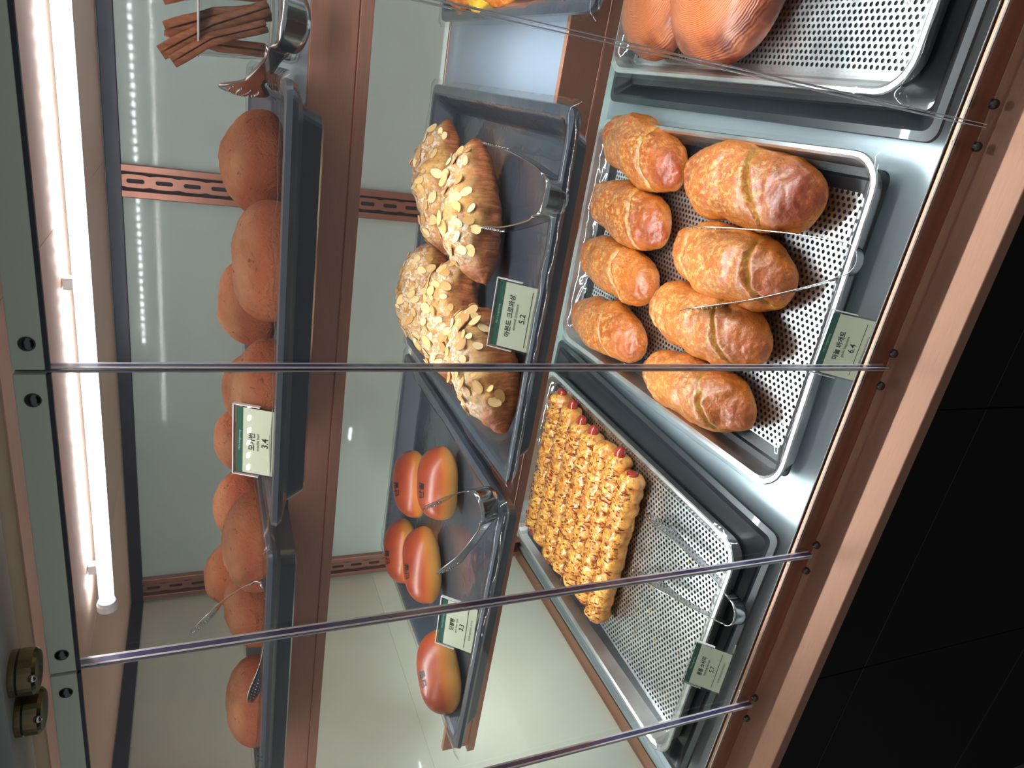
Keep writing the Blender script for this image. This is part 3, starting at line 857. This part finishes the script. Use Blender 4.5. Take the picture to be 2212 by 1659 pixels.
XE = [(-.838, -.534), (-.834, -.524), (-.842, -.526), (-.842, -.531), (-.848, -.534), (-.842, -.522), (-.836, -.516)]
for k in range(7): rope(YR[k], XE[k][0], XE[k][1], [0.4, .5, -.4, .6, 0, -.4, .5][k], k+3, RL[k], .0240)

# swirled bread on the right tray
def swirl():
    t = thing('laminated_bread', 'brown swirled laminated bread with two lobes', 'bread', (.15, .90, ZP+.0035))
    for (cx, cy, r, ht, sd) in ((.162, 1.020, .083, .070, 1), (.180, .862, .106, .082, 2)):
        def fn(u, v):
            a = 2*math.pi*v; ph = (u-.5)*math.pi*.998; up = math.sin(ph); rr = math.cos(ph)
            prof = rr**.8
            rim = 1+.03*nz(math.cos(a), math.sin(a), sd, 1.5)
            X = r*prof*rim*math.cos(a); Y = r*prof*rim*math.sin(a); Z = ht*.36+(ht*.64*up if up > 0 else -ht*.36*abs(up)**.6)
            ring = math.hypot(X-.01, Y)/r
            b = .0006*math.sin(ring*80+a)*sstep(0, .3, up)+.003*nz(X, Y, Z, 14, sd)
            Z = max(.0005, Z+b)
            return (X, Y, Z), (ring+.16*a/6.283/8, sstep(.72, .98, ring+.12*nz(X, Y, Z, 18, sd)), 0, 1)
        V, f, cc = surf(60, 90, fn)
        mk('swirl_lobe', V, f, 'laminated_crust', t, (cx-.15, cy-.90, 0), cols=cc)
swirl()
# pastries on the right end tray of the lower shelf
def blob(name, x, y, r, ht, seed, mat, label, cat, amp=.006):
    def fn(u, v):
        a = 2*math.pi*v; ph = (u-.5)*math.pi*.998; up = math.sin(ph); rr = math.cos(ph)**.8
        X, Y = r*rr*math.cos(a), r*rr*math.sin(a); Z = ht*.4+ht*(.6*up if up > 0 else -.4*abs(up)**.6)
        b = amp*nz(X, Y, Z, 45, seed)+amp*.5*nz(X, Y, Z, 110, seed)
        return (X+b*math.cos(a)*rr, Y+b*math.sin(a)*rr, max(.0005, Z+b*up)), (0, 0, 0, 1)
    V, f, cc = surf(36, 44, fn); return tag(mk(name, V, f, mat, None, (x, y, ZM+.0065), cols=cc), label, cat)
blob('fried_pastry', .118, .905, .040, .048, 3, 'fried_crumb', 'orange crumbed pastry on the right end tray', 'pastry')
blob('fried_pastry', .112, .785, .037, .042, 4, 'fried_crumb', 'browned pastry beside the yellow custard on the right end tray', 'pastry')
blob('custard_bun', .103, .842, .030, .036, 5, 'custard', 'bright yellow custard bun on the right end tray', 'pastry', .002)
blob('dark_berry', .098, .652, .017, .026, 6, 'dark_fruit', 'small black round berry on the right end tray', 'fruit', .0006)

# ------------------------------------------------------------------ tongs
def tongs(B, T1, T2, label, width=.020, bendr=.018, flare=.35, blade=.032):
    B, T1, T2 = Vector(B), Vector(T1), Vector(T2)
    mid = (T1+T2)/2; fy = (mid-B); Ln = fy.length; fy.normalize()
    nrm = fy.cross(T2-T1).normalized(); fx = nrm.cross(fy).normalized()
    if nrm.z < 0: nrm, fx = -nrm, -fx
    t = thing('tongs', label, 'tongs', B, 0, 'steel bread tongs')
    h1 = (T1-B).dot(fx); h2 = (T2-B).dot(fx); l1 = (T1-B).dot(fy); l2 = (T2-B).dot(fy)
    def arm(h, l):
        sg = 1 if h > 0 else -1; pts = []
        for k in range(9):   # half of the bend
            a = math.pi/2*k/8; pts.append((sg*bendr*math.sin(a), bendr*(1-math.cos(a)), width*(1-.15*(k/8)), 0))
        N = 30
        for k in range(1, N+1):
            q = k/N
            xx = sg*bendr+(h-sg*bendr)*(q**.85)+sg*.010*math.sin(math.pi*q)*flare
            yy = bendr+(l-bendr)*q
            if q < .12: ww = width*(.85-.25*sstep(0, .12, q))
            elif q < .5: ww = width*(.60+.12*sstep(.12, .5, q))
            elif q < .80: ww = width*.72+(blade-width*.72)*sstep(.5, .80, q)
            else: ww = blade*max(.16, (1-((q-.80)/.20)**2.6))
            pts.append((xx, yy, ww, sstep(.55, .75, q)))
        return pts
    blades = []
    def strip(seq):
        V = []; f = []; th = .0009
        P = [fx*p[0]+fy*p[1] for p in seq]
        for i, p in enumerate(seq):
            tg_ = (P[min(i+1, len(P)-1)]-P[max(i-1, 0)]).normalized(); o = nrm.cross(tg_).normalized()
            for k, e in enumerate((-1, -.6, 0, .6, 1)):
                cup = (1-e*e)*.0028*min(1, p[2]/.02)
                c = P[i]+nrm*(e*p[2]/2)+o*(cup*p[4])
                V.append(c+o*th/2)
            for k, e in enumerate((1, .6, 0, -.6, -1)):
                cup = (1-e*e)*.0028*min(1, p[2]/.02)
                V.append(P[i]+nrm*(e*p[2]/2)+o*(cup*p[4])-o*th/2)
        n = 10
        for i in range(len(seq)-1):
            for k in range(n): f.append((i*n+k, i*n+(k+1) % n, (i+1)*n+(k+1) % n, (i+1)*n+k))
        f.append(tuple(range(n))); f.append(tuple(range((len(seq)-1)*n, len(seq)*n)))
        return V, f
    A1, A2 = arm(h1, l1), arm(h2, l2)
    def with_sign(seq, s): return [(p[0], p[1], p[2], p[3], s) for p in seq]
    s1 = 1 if h1 > 0 else -1
    bend = [p for p in A1[:9]][::-1]+[p for p in A2[1:9]]
    V, f = strip(with_sign(bend, 0)); mk('spring_bend', V, f, 'steel', t)
    for seq in (A1, A2):
        V, f = strip(with_sign(seq[8:], 0)); ar = mk('arm', V, f, 'steel', t)
        m_ = MB(); 
        for i in range(len(seq)-9, len(seq)-2):
            p, q = seq[i], seq[i+1]
            for e in (-.55, -.2, .2, .55):
                c = fx*((p[0]+q[0])/2+(.0009 if p[0] < 0 else -.0009)*0)+fy*(p[1]+(q[1]-p[1])*(.5 if e in (-.2, .55) else 0))+nrm*(e*p[2]/2)
                m_.tube([c-fx*.0013, c, c+fx*.0013], [.0006, .0011, .0006], 6)
        m_.build('grip_studs', 'steel', ar, smooth=True)['kind'] = 'stuff'
    return t
tongs((-.0790, .5560, -.2860), (-.0575, .7720, -.2960), (-.1400, .7100, -.2850), 'steel tongs reaching over the croissants', .024)
tongs((-.4010, .5720, -.2800), (-.5120, .7230, -.2700), (-.5900, .6850, -.2860), 'steel tongs resting on the red bean buns', .024)
tongs((-.1012, .5290, -.6450), (-.1270, .7640, -.5900), (-.2300, .7270, -.5900), 'steel tongs lying over the front garlic breads', .017)
tongs((-.5780, .5120, -.6420), (-.5790, .7540, -.6520), (-.6710, .7240, -.6440), 'steel tongs in the empty front of the sausage bread tray', .022)
tongs((.0180, .6230, -.0700), (-.0420, .7150, -.0330), (.1180, .7150, -.0480), 'steel tongs on the upper shelf before the cinnamon jar', .024, .022, .3, .044)
tongs((-.4930, .5960, -.0610), (-.6180, .6700, .0085), (-.6650, .6020, -.0500), 'steel tongs sticking up over the mocha buns at the left', .022, .010, .5)

# ------------------------------------------------------------------ jar of cinnamon sticks
jx, jy = .030, .742
t = thing('glass_jar', 'clear glass jar of cinnamon sticks on the upper shelf', 'jar', (jx, jy, ZS1+.0005))
prof = [(.030, 0), (.0375, .001), (.0400, .006), (.0392, .014), (.0385, .022), (.0425, .050), (.0455, .083), (.0462, .0850), (.0448, .0855), (.0440, .083), (.0405, .050), (.0362, .026), (.020, .0235)]
MB().rev(prof, 40).build('vessel', 'jar_glass', t, smooth=True)
MB().rev([(.0452, .0842), (.0466, .0848), (.0466, .0858), (.0448, .0862), (.0440, .0852)], 40).build('rim', 'edge_light', t, smooth=True)
gm = NT('solid_glass'); gm.bsdf(**{'Base Color': (.96, .98, .97, 1), 'Roughness': .02, 'Transmission Weight': 1., 'IOR': 1.45})
MB().rev([(.028, .0015), (.036, .003), (.0375, .008), (.0365, .016), (.0350, .0215), (.020, .0205)], 40).build('heavy_base', 'solid_glass', t, smooth=True)
def quill(pts, r, label):
    pts = [Vector(p) for p in pts]
    o0 = pts[0]; V = []; f = []; n = 26
    prof = []
    for side in (1, -1):
        a = 0
    for k in range(n):
        a = -2.7+5.4*k/(n-1)
        rr = r*(1-.34*sstep(.55, 1, abs(a)/2.7)); th = a*1.10
        prof.append((rr*math.sin(th), rr*math.cos(th)))
    inner = [(x*.78, y*.78) for x, y in prof][::-1]; loop = prof+inner; m_ = len(loop)
    sm = []
    for i in range(len(pts)-1):
        for q in range(5): sm.append(pts[i].lerp(pts[i+1], q/5))
    sm.append(pts[-1])
    for i, p in enumerate(sm):
        tg_ = (sm[min(i+1, len(sm)-1)]-sm[max(i-1, 0)]).normalized(); u = tg_.cross(Vector((0, -1, .1))).normalized(); q = tg_.cross(u)
        k = 1+.05*math.sin(i*1.7)
        for x, y in loop: V.append(p-o0+u*x*k+q*y*k)
    for i in range(len(sm)-1):
        for k in range(m_): f.append((i*m_+k, i*m_+(k+1) % m_, (i+1)*m_+(k+1) % m_, (i+1)*m_+k))
    for e in (0, (len(sm)-1)*m_):
        for k in range(n-1): f.append((e+k, e+k+1, e+m_-2-k, e+m_-1-k))
    return tag(mk('cinnamon_stick', V, f, 'cinnamon_bark', None, o0), label, 'cinnamon stick', 'cinnamon sticks in the jar')
zj = ZS1+.027
quill([(.030, .735, zj), (.018, .730, -.015), (.0005, .728, .024)], .0072, 'thick cinnamon stick with an open rolled end')
quill([(.033, .722, zj+.002), (.010, .722, -.012), (-.018, .720, .0280)], .0062, 'longest cinnamon stick leaning left out of the jar')
quill([(.018, .715, zj+.004), (.000, .713, -.012), (-.0235, .712, .0190)], .0052, 'short cinnamon stick leaning furthest left')
quill([(-.002, .745, zj+.002), (-.004, .748, -.018), (.001, .750, .0255)], .0060, 'cinnamon stick standing behind the crossed ones')
quill([(.052, .735, zj+.002), (.044, .738, -.012), (.026, .740, .0270)], .0070, 'cinnamon stick at the right side of the jar')
quill([(.044, .755, zj+.002), (.038, .755, -.010), (.030, .757, .0220)], .0060, 'cinnamon stick at the back of the jar')

# ------------------------------------------------------------------ price cards in acrylic stands
def price_card(x, y, z, tilt, yaw, lines, label, foot=.02, w=.067, h=.047):
    t = thing('price_card', label, 'price card', (x, y, z), 0, 'price cards in acrylic stands', (math.radians(90-tilt), 0, math.radians(yaw)))
    # local frame: x right, y up the card, z toward the viewer
    hw = w/2
    cd_ = MB().box(-hw, hw, 0, h, -.0004, 0).build('card', 'card_paper', t)
    a = MB(); a.box(-hw-.002, hw+.002, -.0015, h+.0022, .0004, .0015); a.box(-hw-.002, hw+.002, -.0015, h+.0022, -.0022, -.0012)
    ho = a.build('holder', 'acrylic', t)
    e = MB(); e.box(-hw-.0022, hw+.0022, h+.0020, h+.0030, -.0022, .0015); e.box(-hw-.0028, -hw-.0020, h*.5, h+.003, -.0022, .0015); e.box(hw+.0020, hw+.0028, h*.5, h+.003, -.0022, .0015)
    e.build('holder_edge', 'edge_light', ho)
    ft = MB(); c, s = math.cos(math.radians(tilt)), math.sin(math.radians(tilt))
    ft.box(-hw-.002, hw+.002, -.0030, -.0016, -foot, .0015); fo = ft.build('foot', 'acrylic', t)
    MB().box(hw-.012, hw+.0022, -.0034, -.0020, -foot, -foot+.0012).build('foot_edge', 'edge_light', fo)
    MB().box(-hw, hw, h*.855, h, .00005, .0002).build('header_band', 'card_green', cd_)
    MB().box(-hw+.0045, hw-.0045, h*.235, h*.235+.0006, .00005, .0002).build('rule', 'ink', cd_)
    for nm, txt, size, yy, mt, wt in (('header_text', 'Md x lorgunoang', .0030, .926, 'ink_white', 0), ('name_text', lines[0], .0066, .655, 'ink', .00015), ('english_text', lines[1], .0040, .53, 'ink', 0),
                                ('price_text', lines[2], .0084, .375, 'ink', .0001), ('origin_text', lines[3], .0029, .115, 'ink', 0)):
        me = text_mesh(txt, size, weight=wt); me.materials.append(MATS[mt])
        link(nm, me, cd_, (0, h*yy, .0003))
    return t
price_card(-.2045, .585, -.3075, 40, 0, ('아몬드 크로와상', 'almond croissant', '5.2', '밀가루: 밀(미국산, 캐나다산, 호주산)'), 'price card for almond croissant reading 5.2')
price_card(-.1900, .4800, -.6480, 42, 0, ('마늘 바게트', 'garlic baguette', '6.4', '밀가루: 밀(미국산, 캐나다산)'), 'price card for garlic baguette reading 6.4')
price_card(-.6570, .4950, -.6320, 42, 0, ('롱롱 소시지', 'long long sausage', '5.7', '밀가루: 밀(미국산, 캐나다산)'), 'price card for long sausage bread reading 5.7')
price_card(-.6230, .6080, -.3105, 42, 3, ('단팥빵', 'red bean bun', '3.3', '밀가루: 밀(미국산, 호주산)'), 'price card for red bean bun reading 3.3')
price_card(-.3290, .5800, -.0680, 26, 0, ('모카번', 'mocha bun', '3.4', '밀가루: 밀(미국산)'), 'price card for mocha bun reading 3.4', h=.043)

# ------------------------------------------------------------------ crumbs of cheese on the garlic and sausage trays
rs = random.Random(5)
def crumb(x, y, z, s, label, mat='garlic_cheese'):
    m_ = MB(); p = Vector((0, 0, s*.4)); pts = [p.copy()]
    for k in range(4):
        p = p+Vector((rs.uniform(-1, 1)*s, rs.uniform(-1, 1)*s, rs.uniform(-.15, .25)*s)); p.z = max(s*.3, p.z); pts.append(p.copy())
    m_.tube(pts, [s*.3, s*.45, s*.5, s*.4, s*.15], 6)
    return tag(m_.build('cheese_crumb', mat, None, (x, y, z), smooth=True), label, 'crumb', 'cheese crumbs on the trays')
zf = ZG+.0065
for (x, y, s, lb) in ((-.026, .772, .006, 'cheese strand stuck at the right wall of the garlic tray'), (-.019, .935, .007, 'cheese strand beside the rear right garlic bread'), (-.40, .93, .005, 'cheese crumb at the left wall of the garlic tray'),
                      (-.395, .865, .004, 'tiny cheese crumb near the left wall of the garlic tray')):
    crumb(x, y, zf, s, lb)
for k in range(26):
    crumb(rs.uniform(-.85, -.53), rs.uniform(.585, .765), ZP+.004, rs.uniform(.0012, .0026), 'tiny cheese crumb on the bare front of the sausage bread tray', 'cheese' if k % 2 else 'garlic_cheese')

# ------------------------------------------------------------------ lift everything to shop height
for o in list(C.objects):
    if o.parent is None and o.type != 'CAMERA':
        o.location.z += ZC
